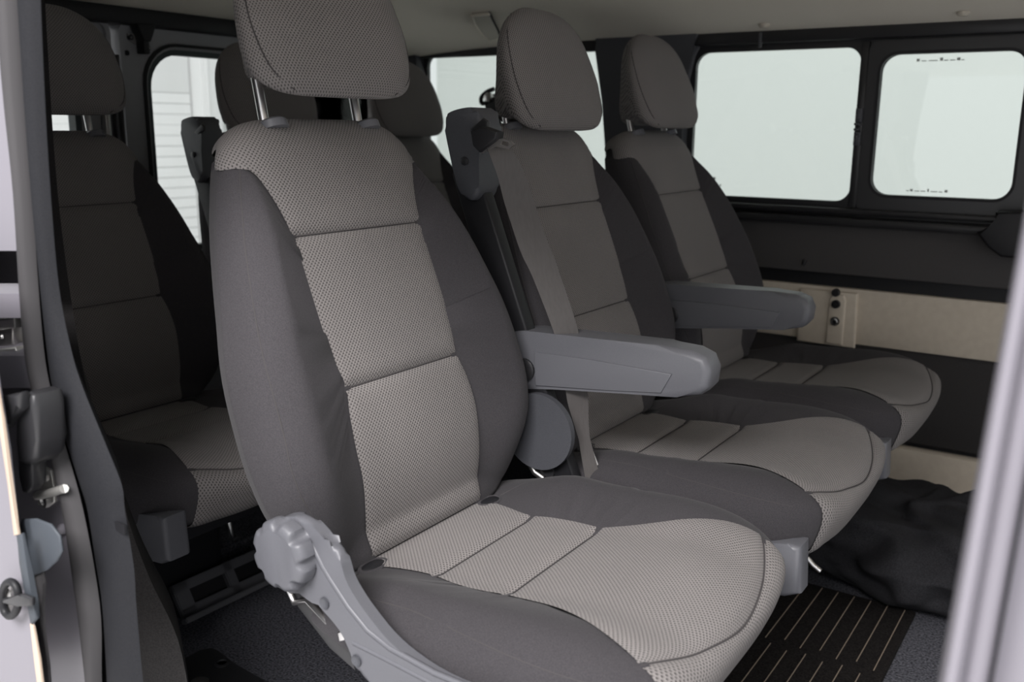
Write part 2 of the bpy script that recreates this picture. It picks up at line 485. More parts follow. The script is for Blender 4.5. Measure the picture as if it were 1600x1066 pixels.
# ------------------------------------------------------------------ roof details
def roof_point(px, py):
    q = ray(px, py); lo, hi = .5, 4
    for _ in range(50):
        t = (lo+hi)/2; p = CAM+q*t
        if p[2] > roof_z(p[0], p[1]): hi = t
        else: lo = t
    return p
hk = [roof_point(*p) for p in ((737, 20), (765, 17), (771, 30), (778, 44), (782, 55), (764, 60), (752, 48), (742, 34))]
hc = sum(hk)/len(hk)
hkt = thing('roof_hook_cover', 'small beige scoop shaped hook cover on the roof lining behind the middle headrest', 'hook', tuple(hc))
bm = bmesh.new()
va = [bm.verts.new(tuple(p-hc+np.array([0, 0, -.006]))) for p in hk]
vb = [bm.verts.new(tuple(p-hc+np.array([0, 0, .006]))) for p in hk]
bm.faces.new(va); bm.faces.new(vb[::-1])
for i in range(len(hk)):
    j = (i+1) % len(hk); bm.faces.new((va[i], vb[i], vb[j], va[j]))
bm_obj('hook_plate', bm, M_CEILP, hkt, sharp=30)
tube('hook_rim', [tuple(p-hc+np.array([0, 0, -.007])) for p in (hk[1], hk[0], hk[7], hk[6], hk[5])], .0035, M_CEIL, hkt)
tube('hook_rim', [tuple(p-hc+np.array([0, 0, -.004])) for p in (hk[1], hk[2], hk[3], hk[4])], .003, M_SEAM, hkt)
for (px, py), lab in (((1194, 38), 'small round beige clip in the roof lining above the first side window'), ((1505, 19), 'small round beige clip in the roof lining above the sliding side window')):
    p = roof_point(px, py)
    tag(lathe('roof_clip', [(.001, .006), (.009, .005), (.013, 0), (.013, -.004)], (p[0], p[1], p[2]-.003), (0, 0, -1), M_CEILP, None, 18), lab, 'clip', 'roof lining clips')

# ------------------------------------------------------------------ organic shapes: implicit solids met by rays
def solve(f, O, D, tmax, n=46):
    """last crossing along each ray from inside (f<0) to outside"""
    m = 48
    last = np.zeros(len(O), int)
    for k in range(1, m):
        last = np.where(f(O+D*(tmax*k/m)) < 0, k, last)
    lo = last*tmax/m; hi = (last+1)*tmax/m
    for _ in range(n):
        t = (lo+hi)/2
        v = f(O+D*t[:, None])
        ins = v < 0
        lo = np.where(ins, t, lo); hi = np.where(ins, hi, t)
    return O+D*((lo+hi)/2)[:, None]
def grad(f, P, h=1e-4):
    g = np.stack([f(P+np.eye(3)[k]*h)-f(P-np.eye(3)[k]*h) for k in range(3)], 1)
    return g/np.maximum(np.linalg.norm(g, axis=1, keepdims=True), 1e-9)
def cube_grid(n):
    V, F = [], []
    idx = {}
    def vid(p):
        k = tuple(np.round(p, 6))
        if k not in idx: idx[k] = len(V); V.append(p)
        return idx[k]
    tt = np.sin(np.linspace(-1, 1, n+1)*math.pi/2*.92)/math.sin(math.pi/2*.92)
    for ax in range(3):
        for s in (-1, 1):
            for i in range(n):
                for j in range(n):
                    q = []
                    for a, b in ((i, j), (i+1, j), (i+1, j+1), (i, j+1)):
                        p = [0, 0, 0]; p[ax] = s; p[(ax+1) % 3] = tt[a]; p[(ax+2) % 3] = tt[b]
                        q.append(vid(tuple(p)))
                    F.append(tuple(q) if s > 0 else tuple(q[::-1]))
    return np.array(V, float), F
def body(f, centre, dims, n, tmax=2.2):
    V, F = cube_grid(n)
    D = V*np.array(dims)
    O = np.tile(np.array(centre, float), (len(V), 1))
    return solve(f, O, D, tmax), F
def patch(f, origin_fn, nu, nv, width, length, edge=(1, 1, 1, 1), lift=.0046, sink=.0018, vsink=-.0014, k=.0065):
    """a sewn panel: rays from origin_fn(a in -1..1, v in 0..1); rises from its stitched edges"""
    A, B = np.meshgrid(np.linspace(-1, 1, nu+1), np.linspace(0, 1, nv+1))
    a, b = A.ravel(), B.ravel()
    O, D = origin_fn(a, b)
    P = solve(f, O, D, .4)
    N = grad(f, P)
    d = np.full(len(a), 9.0)
    if edge[0]: d = np.minimum(d, (a+1)/2*width)
    if edge[1]: d = np.minimum(d, (1-a)/2*width)
    dv = np.full(len(a), 9.0)
    if edge[2]: dv = np.minimum(dv, b*length)
    if edge[3]: dv = np.minimum(dv, (1-b)*length)
    hu = sink+(lift-sink)*(1-np.exp(-d/k)); hv = vsink+(lift-vsink)*(1-np.exp(-dv/k))
    P = P+N*np.minimum(hu, hv)[:, None]
    F = []
    for j in range(nv):
        for i in range(nu):
            q = j*(nu+1)+i
            F.append((q, q+1, q+nu+2, q+nu+1))
    G = P.reshape(nv+1, nu+1, 3)
    su = np.concatenate([np.zeros((nv+1, 1)), np.cumsum(np.linalg.norm(np.diff(G, axis=1), axis=2), 1)], 1)
    su = su-su[:, nu//2:nu//2+1]
    sv = np.concatenate([[0], np.cumsum(np.linalg.norm(np.diff(G[:, nu//2], axis=0), axis=1))])
    UV = np.stack([su, np.repeat(sv[:, None], nu+1, 1)], 2).reshape(-1, 2)
    return P, F, UV
def T(x, tab):
    return np.interp(x, [t[0] for t in tab], [t[1] for t in tab])
def Ts(x, tab):
    """smooth table"""
    xs = np.array([t[0] for t in tab]); ys = np.array([t[1] for t in tab])
    m = np.gradient(ys, xs)
    x = np.clip(x, xs[0], xs[-1]); i = np.clip(np.searchsorted(xs, x)-1, 0, len(xs)-2)
    h = xs[i+1]-xs[i]; t = (x-xs[i])/h
    return (2*t**3-3*t**2+1)*ys[i]+(t**3-2*t**2+t)*h*m[i]+(-2*t**3+3*t**2)*ys[i+1]+(t**3-t**2)*h*m[i+1]
def sstep(a, b, x):
    t = np.clip((x-a)/(b-a), 0, 1)
    return t*t*(3-2*t)

# seat frame: X forward, Y across, Z up, origin on the floor under the seat
SX, SY = -.50, .863
TH = np.array([-.364, 0, .931]); NH = np.array([.931, 0, .364])
P0 = np.array([-.763-SX, 0, .674])
def lean(L):
    """(u, s, o) on the leaning backrest -> seat frame"""
    L = np.asarray(L, float)
    return P0+L[:, 1:2]*TH+L[:, 2:3]*NH+L[:, 0:1]*np.array([0, 1, 0])

WB = [(-.32, .175), (-.25, .207), (-.21, .226), (-.16, .2355), (-.10, .2355), (-.04, .229), (.02, .213), (.07, .199), (.13, .180), (.16, .169), (.19, .160), (.22, .154), (.26, .150)]
WI = [(-.32, .104), (-.26, .110), (-.235, .112), (-.2, .113), (-.16, .115), (-.12, .111), (-.092, .1045), (-.06, .109), (0, .113), (.05, .1125), (.09, .114), (.125, .121), (.15, .130), (.165, .138), (.18, .149), (.192, .160), (.2, .168), (.26, .19)]
BASE = [(-.32, -.074), (-.29, -.052), (-.26, -.034), (-.23, -.020), (-.20, -.010), (-.17, -.004), (-.14, -.001), (-.10, 0), (-.05, 0), (0, 0), (.05, 0), (.10, 0), (.14, 0), (.19, .002), (.25, .0)]
BULGE = [(-.32, .0), (-.26, .018), (-.2, .036), (-.1, .046), (0, .046), (.07, .040), (.12, .028), (.17, .008), (.2, 0), (.26, 0)]
def f_back(L):
    u, s, o = np.abs(L[:, 0]), L[:, 1], L[:, 2]
    w = Ts(s, WB)
    wi = Ts(s, WI)
    oF = Ts(s, BASE)+Ts(s, BULGE)*sstep(0, 1, (u-wi+.004)/np.maximum(.86*w-wi+.004, .012))
    w = w*(1-.13*np.clip((-.035-o)/.06, 0, 1.2))
    oc = -.045
    oB = T(s, [(-.3, -.098), (.1, -.095), (.25, -.080)])
    dz = np.where(o > oc, (o-oc)/np.maximum(oF-oc, .012), (oc-o)/(oc-oB))
    ds = np.where(s > -.03, (s+.03)/.2665, (-.03-s)/.272)
    return (u/w)**5+np.maximum(dz, 0)**3.6+np.maximum(ds, 0)**10-1

CZT = .388
def top_c(X, u):
    return CZT+.030*sstep(-.58, -.33, X)+(.036*sstep(-.72, -.58, X)*(1-.5*sstep(-.52, -.29, X))+.004)*sstep(.085, .195, u)
def f_cush(Q):
    X, u, z = Q[:, 0]+SX, np.abs(Q[:, 1]), Q[:, 2]
    X = X+(.42-.2*sstep(.12, .19, u))*np.clip(.395-z, 0, .2)*sstep(-.5, -.36, X)
    h = top_c(X, u)
    zb = .308+np.interp(X, [-.70, -.60, -.52, -.45], [.058, .045, .022, 0])*sstep(.11, .18, u)
    zc = np.maximum(.345, zb+.014)
    dz = np.where(z > zc, (z-zc)/(h-zc), (zc-z)/(zc-zb))
    dx = np.where(X > -.51, (X+.51)/.240, (-.51-X)/.24)
    wz = .240-.04*np.clip(.36-z, 0, .1)
    return (u/wz)**np.where(X > -.51, 3.6, 4.2)+dx**np.where(X > -.51, 3.3, 4)+np.maximum(dz, 0)**3.6-1
WCI = [(-.78, .14), (-.74, .132), (-.70, .122), (-.65, .109), (-.605, .102), (-.58, .107), (-.55, .109), (-.525, .107), (-.508, .105), (-.485, .110), (-.46, .117), (-.435, .126), (-.41, .137), (-.385, .147), (-.36, .156), (-.335, .162), (-.31, .165), (-.27, .166)]
def x_seam(u): return -.283-1.45*u*u

HS = .315
def f_head(L):
    u, s, o = np.abs(L[:, 0]), L[:, 1], L[:, 2]
    o = o-.15*(s-.22)
    w = Ts(s, [(.15, .130), (.2, .134), (.25, .137), (.29, .136), (.33, .129), (.37, .113), (.40, .096), (.45, .076)])
    w = w*(1-.30*sstep(.040, -.030, o))
    oc = .020
    oF = T(s, [(.15, .052), (.22, .060), (.28, .061), (.36, .052), (.43, .040)])
    oB = T(s, [(.2, -.058), (.28, -.044), (.36, -.020), (.43, -.008)])
    dz = np.where(o > oc, (o-oc)/(oF-oc), (oc-o)/(oc-oB))
    sb = .234-.038*sstep(.0, .05, o)
    ds = np.where(s > HS, (s-HS)/.088, (HS-s)/(HS-sb))
    return (u/w)**(3.4+1.6*sstep(.34, .26, s))+np.maximum(dz, 0)**2.8+np.maximum(ds, 0)**np.where(s > HS, 3.4, 8.0)-1

def copy_tree(o, parent=None):
    c = o.copy(); C.objects.link(c)
    if parent: c.parent = parent
    for ch in list(o.children): copy_tree(ch, c)
    return c

def build_seat(label):
    root = thing('van_seat', label, 'seat', (SX, SY, 0), 'two tone cloth van seats')
    # --- cushion
    V, F = body(f_cush, (-.51-SX, 0, .350), (.25, .24, .07), 72)
    Xv = V[:, 0]+SX
    inn = (np.abs(V[:, 1]) < Ts(Xv, WCI)-.015) & (V[:, 2] > .33)
    inn |= (np.abs(V[:, 1]) < .153) & (Xv > -.36)
    V = V-grad(f_cush, V)*.0045*inn[:, None]
    cush = mesh_obj('cushion', V, F, M_FAB, root)
    def top_fn(x0, x1, seam_end=False):
        def fn(a, v):
            u = a*.12
            for _ in range(3):
                xe = x_seam(u) if seam_end else x1
                X = x0+(xe-x0)*v
                u = a*Ts(X, WCI)
            return np.stack([X-SX, u, np.full_like(a, .35)], 1), np.tile([0, 0, 1.0], (len(a), 1))
        return fn
    for nm, x0, x1, se, nv in (('cushion_panel', -.745, -.605, False, 22), ('cushion_panel', -.605, -.508, False, 18), ('cushion_panel', -.508, 0, True, 34)):
        P, F, UV = patch(f_cush, top_fn(x0, x1, se), 40, nv, .22, abs((x1 if not se else -.30)-x0))
        mesh_obj(nm, P, F, M_INS, cush, UV)
    def front_fn(a, v):
        u = a*(.1640+.016*v)
        us = a*.1640
        xs = x_seam(us)
        S = solve(f_cush, np.stack([xs-SX, us, np.full_like(a, .35)], 1), np.tile([0, 0, 1.0], (len(a), 1)), .3)
        ox = xs-.09; oz = .345
        ph0 = np.arctan2(S[:, 2]-oz, S[:, 0]+SX-ox)
        ph = ph0+(math.radians(-62)-ph0)*v
        return np.stack([ox-SX, u, np.full_like(a, oz)], 1), np.stack([np.cos(ph), np.zeros_like(a), np.sin(ph)], 1)
    P, F, UV = patch(f_cush, front_fn, 40, 30, .34, .16)
    mesh_obj('cushion_front_panel', P, F, M_INS, cush, UV)
    for X_ in (-.605, -.508):
        aa2 = np.linspace(-1, 1, 25)*Ts(np.array([X_]), WCI)[0]*.99
        S = solve(f_cush, np.stack([np.full(25, X_-SX), aa2, np.full(25, .35)], 1), np.tile([0, 0, 1.0], (25, 1)), .3)
        S[:, 2] -= .0004
        tube('seam', S, .0008, M_SEAM, cush, 6)
    # piping along the front seam and a crease seam on the side bolsters
    aa = np.linspace(-1, 1, 33)*.163
    S = solve(f_cush, np.stack([x_seam(aa)-SX, aa, np.full_like(aa, .35)], 1), np.tile([0, 0, 1.0], (33, 1)), .3)
    tube('seam', S-grad(f_cush, S)*.0006, .0010, M_SEAM, cush, 6)
    for sgn in (-1, 1):
        xs = np.linspace(-.70, -.33, 24)
        D = np.tile([0, sgn*.235, .082], (24, 1)); D[:, 2] = np.interp(xs, [-.7, -.55, -.33], [.070, .078, .066])
        S = solve(f_cush, np.stack([xs-SX, np.zeros(24), np.full(24, .345)], 1), D, 1.5)
        tube('seam', S-grad(f_cush, S)*.0003, .0007, M_SEAM, cush, 6)
        # opening for the child seat anchor
        q = solve(f_cush, np.array([[-.682-SX, sgn*.117, .36]]), np.array([[0, 0, 1.0]]), .3)[0]
        hl = body(lambda Q: (np.abs(Q[:, 0]-q[0])/.010)**2.5+(np.abs(Q[:, 1]-q[1])/.019)**2.5+(np.abs(Q[:, 2]-q[2])/.006)**2-1, q, (.013, .022, .006), 8)
        mesh_obj('anchor_opening', hl[0], hl[1], M_BLACK, cush)
        ring = [q+np.array([.0108*math.cos(t), .0195*math.sin(t), .0015]) for t in np.linspace(0, 2*math.pi, 25)]
        tube('anchor_opening_edge', ring, .0028, M_FAB, cush, 6)
    # --- backrest
    V, F = body(f_back, (0, -.03, -.05), (.235, .28, .085), 72)
    inn = ((np.abs(V[:, 0]) < Ts(V[:, 1], WI)-.010) & (V[:, 2] > -.06)) | (V[:, 1] > .200)
    V = V-grad(f_back, V)*.0045*inn[:, None]
    back = mesh_obj('backrest', lean(V), F, M_FAB, root)
    def back_fn(s0, s1, wrap=False):
        def fn(a, v):
            if not wrap:
                s = s0+(s1-s0)*v
                return np.stack([a*Ts(s, WI), s, np.full_like(a, -.05)], 1), np.tile([0, 0, 1.0], (len(a), 1))
            k = .62
            s = np.where(v < k, s0+(.200-s0)*np.minimum(v/k, 1), .200)
            ph = np.clip((v-k)/(1-k), 0, 1)*math.radians(150)
            lim = .982*Ts(s, WB)*(1-np.clip((s+.03)/.2665, 0, 1)**10)**.2*(1-.13*np.clip((v-k)/(1-k), 0, 1))
            u = a*np.minimum(Ts(s, WI), lim)
            tl = sstep(.170, .198, s)
            u = u*(1-.28*tl*np.abs(a)**2)
            return np.stack([u, s, np.full_like(a, -.05)], 1), np.stack([4.0*tl*np.sign(a)*np.abs(a)**4, np.sin(ph), np.cos(ph)], 1)
        return fn
    for nm, s0, s1, wr, nv in (('backrest_panel', -.29, -.092, False, 30), ('backrest_panel', -.092, .090, False, 30), ('backrest_panel', .090, 0, True, 44)):
        P, F, UV = patch(f_back, back_fn(s0, s1, wr), 40, nv, .22, .19)
        mesh_obj(nm, lean(P), F, M_INS, back, UV)
    for s_ in (-.092, .090):
        aa2 = np.linspace(-1, 1, 25)*Ts(np.array([s_]), WI)[0]*.99
        S = solve(f_back, np.stack([aa2, np.full(25, s_), np.full(25, -.05)], 1), np.tile([0, 0, 1.0], (25, 1)), .3)
        S[:, 2] -= .0004
        tube('seam', lean(S), .0008, M_SEAM, back, 6)
    ss = np.array([.188, .165, .12, .075, .02, -.03, -.08, -.12, -.16, -.2, -.235])
    for sgn in (-1, 1):
        ut = np.interp(ss, [-.235, -.16, -.08, .02, .075, .15, .188], [.200, .211, .211, .200, .190, .163, .142])*sgn
        O = np.stack([np.zeros(11), ss, np.full(11, -.06)], 1)
        D = np.stack([ut, np.zeros(11), np.interp(ss, [-.235, -.1, .1, .188], [.06, .075, .065, .05])], 1)
        S = solve(f_back, O, D, 2)
        tube('seam', catmull(list(lean(S)), 4), .0007, M_SEAM, back, 6)
    for sgn in (-1, 1):
        tip = lean(np.array([[sgn*.080, .2305, -.010]]))[0]
        lathe('headrest_collar', [(.0175, -.010), (.017, -.001), (.014, .0015), (.008, .002)], tip, TH, M_GREY, back, 20)
    # --- headrest and its posts
    V, F = body(f_head, (0, HS, .020), (.13, .095, .042), 28)
    ang = np.arctan2(V[:, 0], V[:, 2]+.02)
    hd = mesh_obj('headrest', lean(V), F, M_INS, root, np.stack([V[:, 0]+np.clip(V[:, 0]/.09, -1, 1)*(.06-V[:, 2]), V[:, 1]], 1))
    pts = np.array([(.070, .386), (.090, .345), (.1035, .30), (.1055, .265), (.100, .235), (.087, .205)])
    for sgn in (-1, 1):
        O = np.tile([0, .31, .012], (6, 1)).astype(float)
        D = np.stack([sgn*pts[:, 0], pts[:, 1]-.31, np.full(6, .034)], 1)
        S = solve(f_head, O, D, 2.5)
        tube('headrest_seam', catmull(list(lean(S)), 5), .0009, M_SEAM, hd, 6)
        a, b = lean(np.array([[sgn*.080, .176, -.026], [sgn*.080, .30, -.004]]))
        tube('headrest_post', [a, b], .0062, M_CHROME, hd, 14)
    # --- pedestal, rails, lower covers
    ped = box('pedestal', (-.70-SX, -.12, 0), (-.615-SX, .12, .30), M_BLACK, root, .01)
    box('seat_pan', (-.64-SX, -.165, .272), (-.37-SX, .165, .325), M_BLACK, root, .012)
    sc_ = prism('side_cover', [(-.64-SX, .305), (-.60-SX, .318), (-.45-SX, .332), (-.36-SX, .352), (-.325-SX, .358), (-.308-SX, .358), (-.304-SX, .292), (-.325-SX, .282), (-.42-SX, .275), (-.62-SX, .268)], 'y', -.222, -.18, M_GREY, root, bevel=.008)
    return root

seat0 = build_seat('near cloth seat of the middle row, closest to the open sliding door')
seat0['group'] = 'two tone cloth van seats'

def arm_rest(root, dx=0):
    """folding armrest on the far side of the seat (seat frame)"""
    pts = [(-.735, .598), (-.70, .600), (-.60, .603), (-.50, .606), (-.455, .605), (-.436, .598), (-.428, .582), (-.430, .560), (-.440, .548), (-.47, .541), (-.55, .533), (-.66, .521), (-.70, .515), (-.735, .515)]
    a = prism('armrest', [(x-SX+dx, z) for x, z in pts], 'y', .236, .284, M_GREY, root, bevel=.010, seg=4, sharp=60)
    pl = [(-.688, .572), (-.60, .5735), (-.478, .5715), (-.492, .5435), (-.57, .5350), (-.686, .5225)]
    prism('armrest_side_cover', [(x-SX+dx, z) for x, z in pl], 'y', .2335, .245, M_GREY, a, bevel=.0015)
    lathe('pivot_cap', [(.017, 0), (.017, .006), (.013, .008)], (-.705-SX, .238, .543), (0, -1, 0), M_SATIN, a, 24)
    return a

# the two right hand seats of the row come from the first one, before its own fittings go on
def place(label, dx, dy, dz=0, head=0.0, side=True):
    s = copy_tree(seat0)
    s['label'] = label
    s.location = (SX+dx, SY+dy, dz)
    for ch in list(s.children):
        if ch.name.startswith('headrest') and head:
            ch.location = tuple(TH*head)
    return s
mid = place('middle cloth seat of the middle row with a grey armrest beside the belt tower', .0, .500)
far = place('far cloth seat of the middle row, beside the side windows', -.004, 1.000, head=.014)
r1 = place('near cloth seat of the rear row, beside the black door pillar', -.785, .122, -.02, .042)
r2 = place('middle cloth seat of the rear row, half hidden behind the nearest seat', -.785, .605, -.02, .008)
r3 = place('far cloth seat of the rear row in the rear corner, mostly hidden', -.785, 1.068, -.02, .0)
for ch in seat0.children:
    if ch.name.startswith('headrest'): ch.location = tuple(TH*.040)
for ch in list(seat0.children):
    if ch.name.startswith('side_cover'): bpy.data.objects.remove(ch, do_unlink=True)
def recline(seat, deg):
    R = Matrix.Rotation(math.radians(-deg), 3, 'Y')
    pv = Vector(P0-.2*TH)
    for ch in seat.children:
        if ch.name.startswith(('backrest', 'headrest')):
            ch.location = R @ (ch.location-pv)+pv
            ch.rotation_euler = (0, math.radians(-deg), 0)
recline(far, 3.2)
arm_rest(seat0)
arm_rest(mid, -.022)

# fittings of the nearest seat: recliner cover, knob and rails
def Yl(y): return y-SY
rc = [(404, 872), (410, 845), (425, 820), (445, 808), (470, 810), (492, 826), (512, 850), (526, 862), (534, 885), (541, 908), (556, 935), (575, 962), (604, 998), (640, 1030), (690, 1062), (760, 1092), (860, 1130), (960, 1160), (975, 1215), (880, 1200), (760, 1165), (650, 1115), (590, 1080), (566, 1060), (552, 1035), (545, 1015), (530, 985), (505, 955), (480, 930), (440, 925), (415, 905)]
pp = catmull([at(a, b, y=.600) for a, b in rc], 3, True)
cov = prism('recliner_cover', [(p[0]-SX, p[2]) for p in pp], 'y', Yl(.600), Yl(.613), M_GREYD, seat0, bevel=.005, seg=3, sharp=50)
kc = at(440, 868, y=.588)
def knob():
    ax = Vector((0, -1, 0)); n = 96
    V, F = [], []
    def ring(h, r0, depth):
        for k in range(n):
            a = 2*math.pi*k/n
            c = (math.cos(8*a)*.5+.5)
            r = r0-depth*max(0, (c-.62)/.38)**.8
            V.append((kc[0]-SX+r*math.cos(a), kc[1]-SY-h, kc[2]+r*math.sin(a)))
    for h, r0, dp in ((-.012, .035, 0), (-.010, .0368, .004), (0, .0368, .0062), (.004, .0356, .0058), (.0065, .0330, .0050), (.0080, .029, .002)):
        ring(h, r0, dp)
    m = 6
    for i in range(m-1):
        for k in range(n): F.append((i*n+k, i*n+(k+1) % n, (i+1)*n+(k+1) % n, (i+1)*n+k))
    F.append(tuple((m-1)*n+k for k in range(n))); F.append(tuple(range(n-1, -1, -1)))
    bm = bmesh.new(); vv = [bm.verts.new(v) for v in V]
    for f_ in F: bm.faces.new([vv[i] for i in f_])
    return bm_obj('recliner_knob', bm, M_GREYD, cov, sharp=40)
knob()
def local_tube(name, pix, y, r, mat, parent, n=8):
    return tube(name, [tuple(at(a, b, y=y)-np.array([SX, SY, 0])) for a, b in pix], r, mat, parent, n)
local_tube('ridge', [(470, 830), (488, 850), (505, 885), (517, 905), (545, 948), (575, 985), (610, 1013), (680, 1052), (760, 1085)], .601, .003, M_GREYD, cov)
local_tube('ridge', [(552, 1004), (600, 1028), (680, 1070)], .601, .0025, M_GREYD, cov)
for p in ((508, 942), (558, 1032)):
    q = at(*p, y=.600)
    lathe('screw', [(.006, 0), (.006, .003), (.003, .0015)], (q[0]-SX, q[1]-SY+.001, q[2]), (0, -1, 0), M_DGREY, cov, 12)
prism('rail_plate', [(p[0]-SX, p[2]) for p in [at(a, b, y=.64) for a, b in ((455, 915), (478, 920), (548, 1005), (560, 1045), (520, 1010), (470, 945))]], 'y', Yl(.635), Yl(.642), M_SATIN, seat0, bevel=.001)
local_tube('rail_rod', [(452, 922), (460, 942), (480, 938), (548, 1012)], .632, .0035, M_CHROME, seat0)
prism('lever_pin', [(p[0]-SX, p[2]) for p in [at(a, b, y=.62) for a, b in ((538, 982), (545, 980), (549, 994), (541, 997))]], 'y', Yl(.61), Yl(.622), M_CHROME, seat0, bevel=.001)

# inner recliner cover on the far side of the nearest seat
c_ = at(862, 672, y=1.105)
ic = lathe('inner_recliner_cover', [(.056, 0), (.056, .010), (.052, .014), (.044, .015), (.041, .011), (.038, .016), (.01, .018)], (c_[0]-SX-.012, .222, c_[2]), (0, 1, 0), M_DGREY, seat0, 40)
lathe('bolt', [(.009, 0), (.009, .006), (.005, .007)], (c_[0]-SX+.0, .235, c_[2]-.062), (0, 1, 0), M_SATIN, seat0, 14)

# ------------------------------------------------------------------ seat belts
g1c = at(733, 238, y=1.115)
def capsule_guide(centre, label):
    t = thing('belt_guide', label, 'belt guide', tuple(centre), 'seat belt towers')
    out = [(702, 190), (708, 178), (724, 171), (744, 168), (753, 173), (760, 190), (760, 215), (757, 245), (757, 284), (755, 302), (745, 313), (733, 308), (722, 287), (711, 240)]
    P = [at(a, b, y=1.10)-g1c for a, b in out]
    P = catmull([(p[0], p[2]) for p in P], 3, True)
    prism('tower_housing', [tuple(p) for p in P], 'y', -.028, .022, M_DGREY, t, bevel=.011, seg=4, sharp=60)
    prism('tower_post', [(-.022, -.03), (.026, -.03), (.20, -.47), (.14, -.47)], 'y', -.014, .010, M_BLACK, t, bevel=.004)
    out = [(735, 203), (756, 184), (764, 190), (763, 200), (744, 206)]
    P = [at(a, b, y=1.085)-g1c for a, b in out]
    prism('belt_slot', [(p[0], p[2]) for p in P], 'y', -.0325, -.026, M_SATIN, t, bevel=.002)
    q = at(726, 252, y=1.085)-g1c
    lathe('button', [(.006, 0), (.006, .002), (.003, .003)], (q[0], -.0285, q[2]), (0, -1, 0), M_SATIN, t, 14)
    return t
bg = capsule_guide(g1c, 'grey plastic belt tower on the shoulder of the middle seat')
bg2 = copy_tree(bg)
bg2['label'] = 'black belt tower standing against the rear window behind the nearest seat'
bg2.location = tuple(at(313, 232, x=g1c[0]-.775))

def ribbon(name, pts, width_dirs, w, th, mat, parent=None):
    V, F = [], []
    pts = [np.asarray(p, float) for p in pts]
    for i, p in enumerate(pts):
        t = pts[min(i+1, len(pts)-1)]-pts[max(i-1, 0)]; t /= np.linalg.norm(t)
        d = np.asarray(width_dirs[i], float); d -= t*(d@t); d /= np.linalg.norm(d)
        n_ = np.cross(t, d)
        ww = w[i] if isinstance(w, (list, tuple)) else w
        for a, b in ((-.5, -.5), (0, -.5), (.5, -.5), (.5, .5), (0, .5), (-.5, .5)):
            V.append(p+d*ww*a+n_*th*b)
    for i in range(len(pts)-1):
        for k in range(6): F.append((i*6+k, i*6+(k+1) % 6, (i+1)*6+(k+1) % 6, (i+1)*6+k))
    F.append((5, 4, 3, 2, 1, 0)); F.append(tuple((len(pts)-1)*6+k for k in range(6)))
    bm = bmesh.new(); vv = [bm.verts.new(v) for v in V]
    for f_ in F: bm.faces.new([vv[i] for i in f_])
    return bm_obj(name, bm, mat, parent, sharp=60)
bt = thing('seat_belt', 'dark grey belt strap with steel tongue hanging down beside the middle seat', 'seat belt', tuple(at(920, 735, y=1.12)))
bo = np.array(bt.location)
pix = [(752, 200, 1.10), (765, 212, 1.08), (780, 235, 1.075), (797, 270, 1.085), (814, 324, 1.095), (833, 382, 1.10), (851, 424, 1.105), (884, 517, 1.11), (895, 570, 1.115), (902, 620, 1.12), (909, 665, 1.125), (920, 720, 1.13), (935, 785, 1.13)]
pp = [at(a, b, y=y) for a, b, y in pix]
pp = catmull(pp, 5)
wd = [np.array([.75, .66, 0])*(1-min(1, i/len(pp)*1.0))+np.array([.8, .6, .0])*min(1, i/len(pp)) for i in range(len(pp))]
ws = [float(np.interp(i/len(pp), [0, .15, .3, .45, .6, .75, .85, 1], [.020, .028, .040, .040, .032, .030, .016, .026])) for i in range(len(pp))]
ribbon('webbing', [p-bo for p in pp], wd, ws, .0022, M_BELT, bt)
tg = [at(a, b, y=1.07) for a, b in ((752, 235), (776, 219), (788, 216), (800, 221), (806, 226), (797, 233), (776, 229), (755, 240))]
th_ = [at(a, b, y=1.07) for a, b in ((786, 220), (796, 222), (799, 226), (794, 229), (784, 226))]
prism('tongue', [(p[0]-bo[0], p[2]-bo[2]) for p in tg], 'y', 1.066-bo[1], 1.070-bo[1], M_CHROME, bt, holes=[[(p[0]-bo[0], p[2]-bo[2]) for p in th_]])
prism('tongue_grip', [(p[0]-bo[0], p[2]-bo[2]) for p in [at(a, b, y=1.07) for a, b in ((742, 205), (760, 198), (784, 206), (782, 218), (756, 238), (746, 228))]], 'y', 1.058-bo[1], 1.078-bo[1], M_BLACK, bt, bevel=.003)
# buckle stalk at the foot of the strap
st = thing('belt_buckle', 'grey steel belt stalk between nearest and middle seat cushions', 'belt buckle', tuple(at(900, 735, y=1.10)))
so = np.array(st.location)
tube('stalk', [at(a, b, y=1.10)-so for a, b in ((826, 720), (836, 738), (850, 748))], .005, M_STEEL, st)
ribbon('stalk_strap', [at(a, b, y=y_)-so for a, b, y_ in ((912, 672, 1.14), (918, 700, 1.14), (930, 732, 1.14))], [np.array([.8, .6, 0])]*3, .012, .004, M_STEEL, st)

# belt anchor at the rear window
an = thing('belt_anchor', 'black belt loop with steel bolt hanging before the quarter window', 'belt anchor', tuple(at(767, 152, y=2.18)))
ao = np.array(an.location)
tube('loop', catmull([at(a, b, y=2.18)-ao for a, b in ((772, 139), (760, 144), (752, 153), (754, 162), (766, 157), (776, 155))], 4), .006, M_BLACK, an)
lathe('bolt', [(.012, 0), (.012, .012), (.007, .014)], (0, -.005, 0), (0, -1, 0), M_STEEL, an, 14)
ribbon('strap', [at(a, b, y=2.18)-ao for a, b in ((768, 158), (772, 185), (776, 215))], [np.array([1, 0, 0])]*3, .045, .003, M_RUBD, an)
tube('mount', [(0, 0, 0), (.0, .09, .01)], .008, M_BLACK, an)

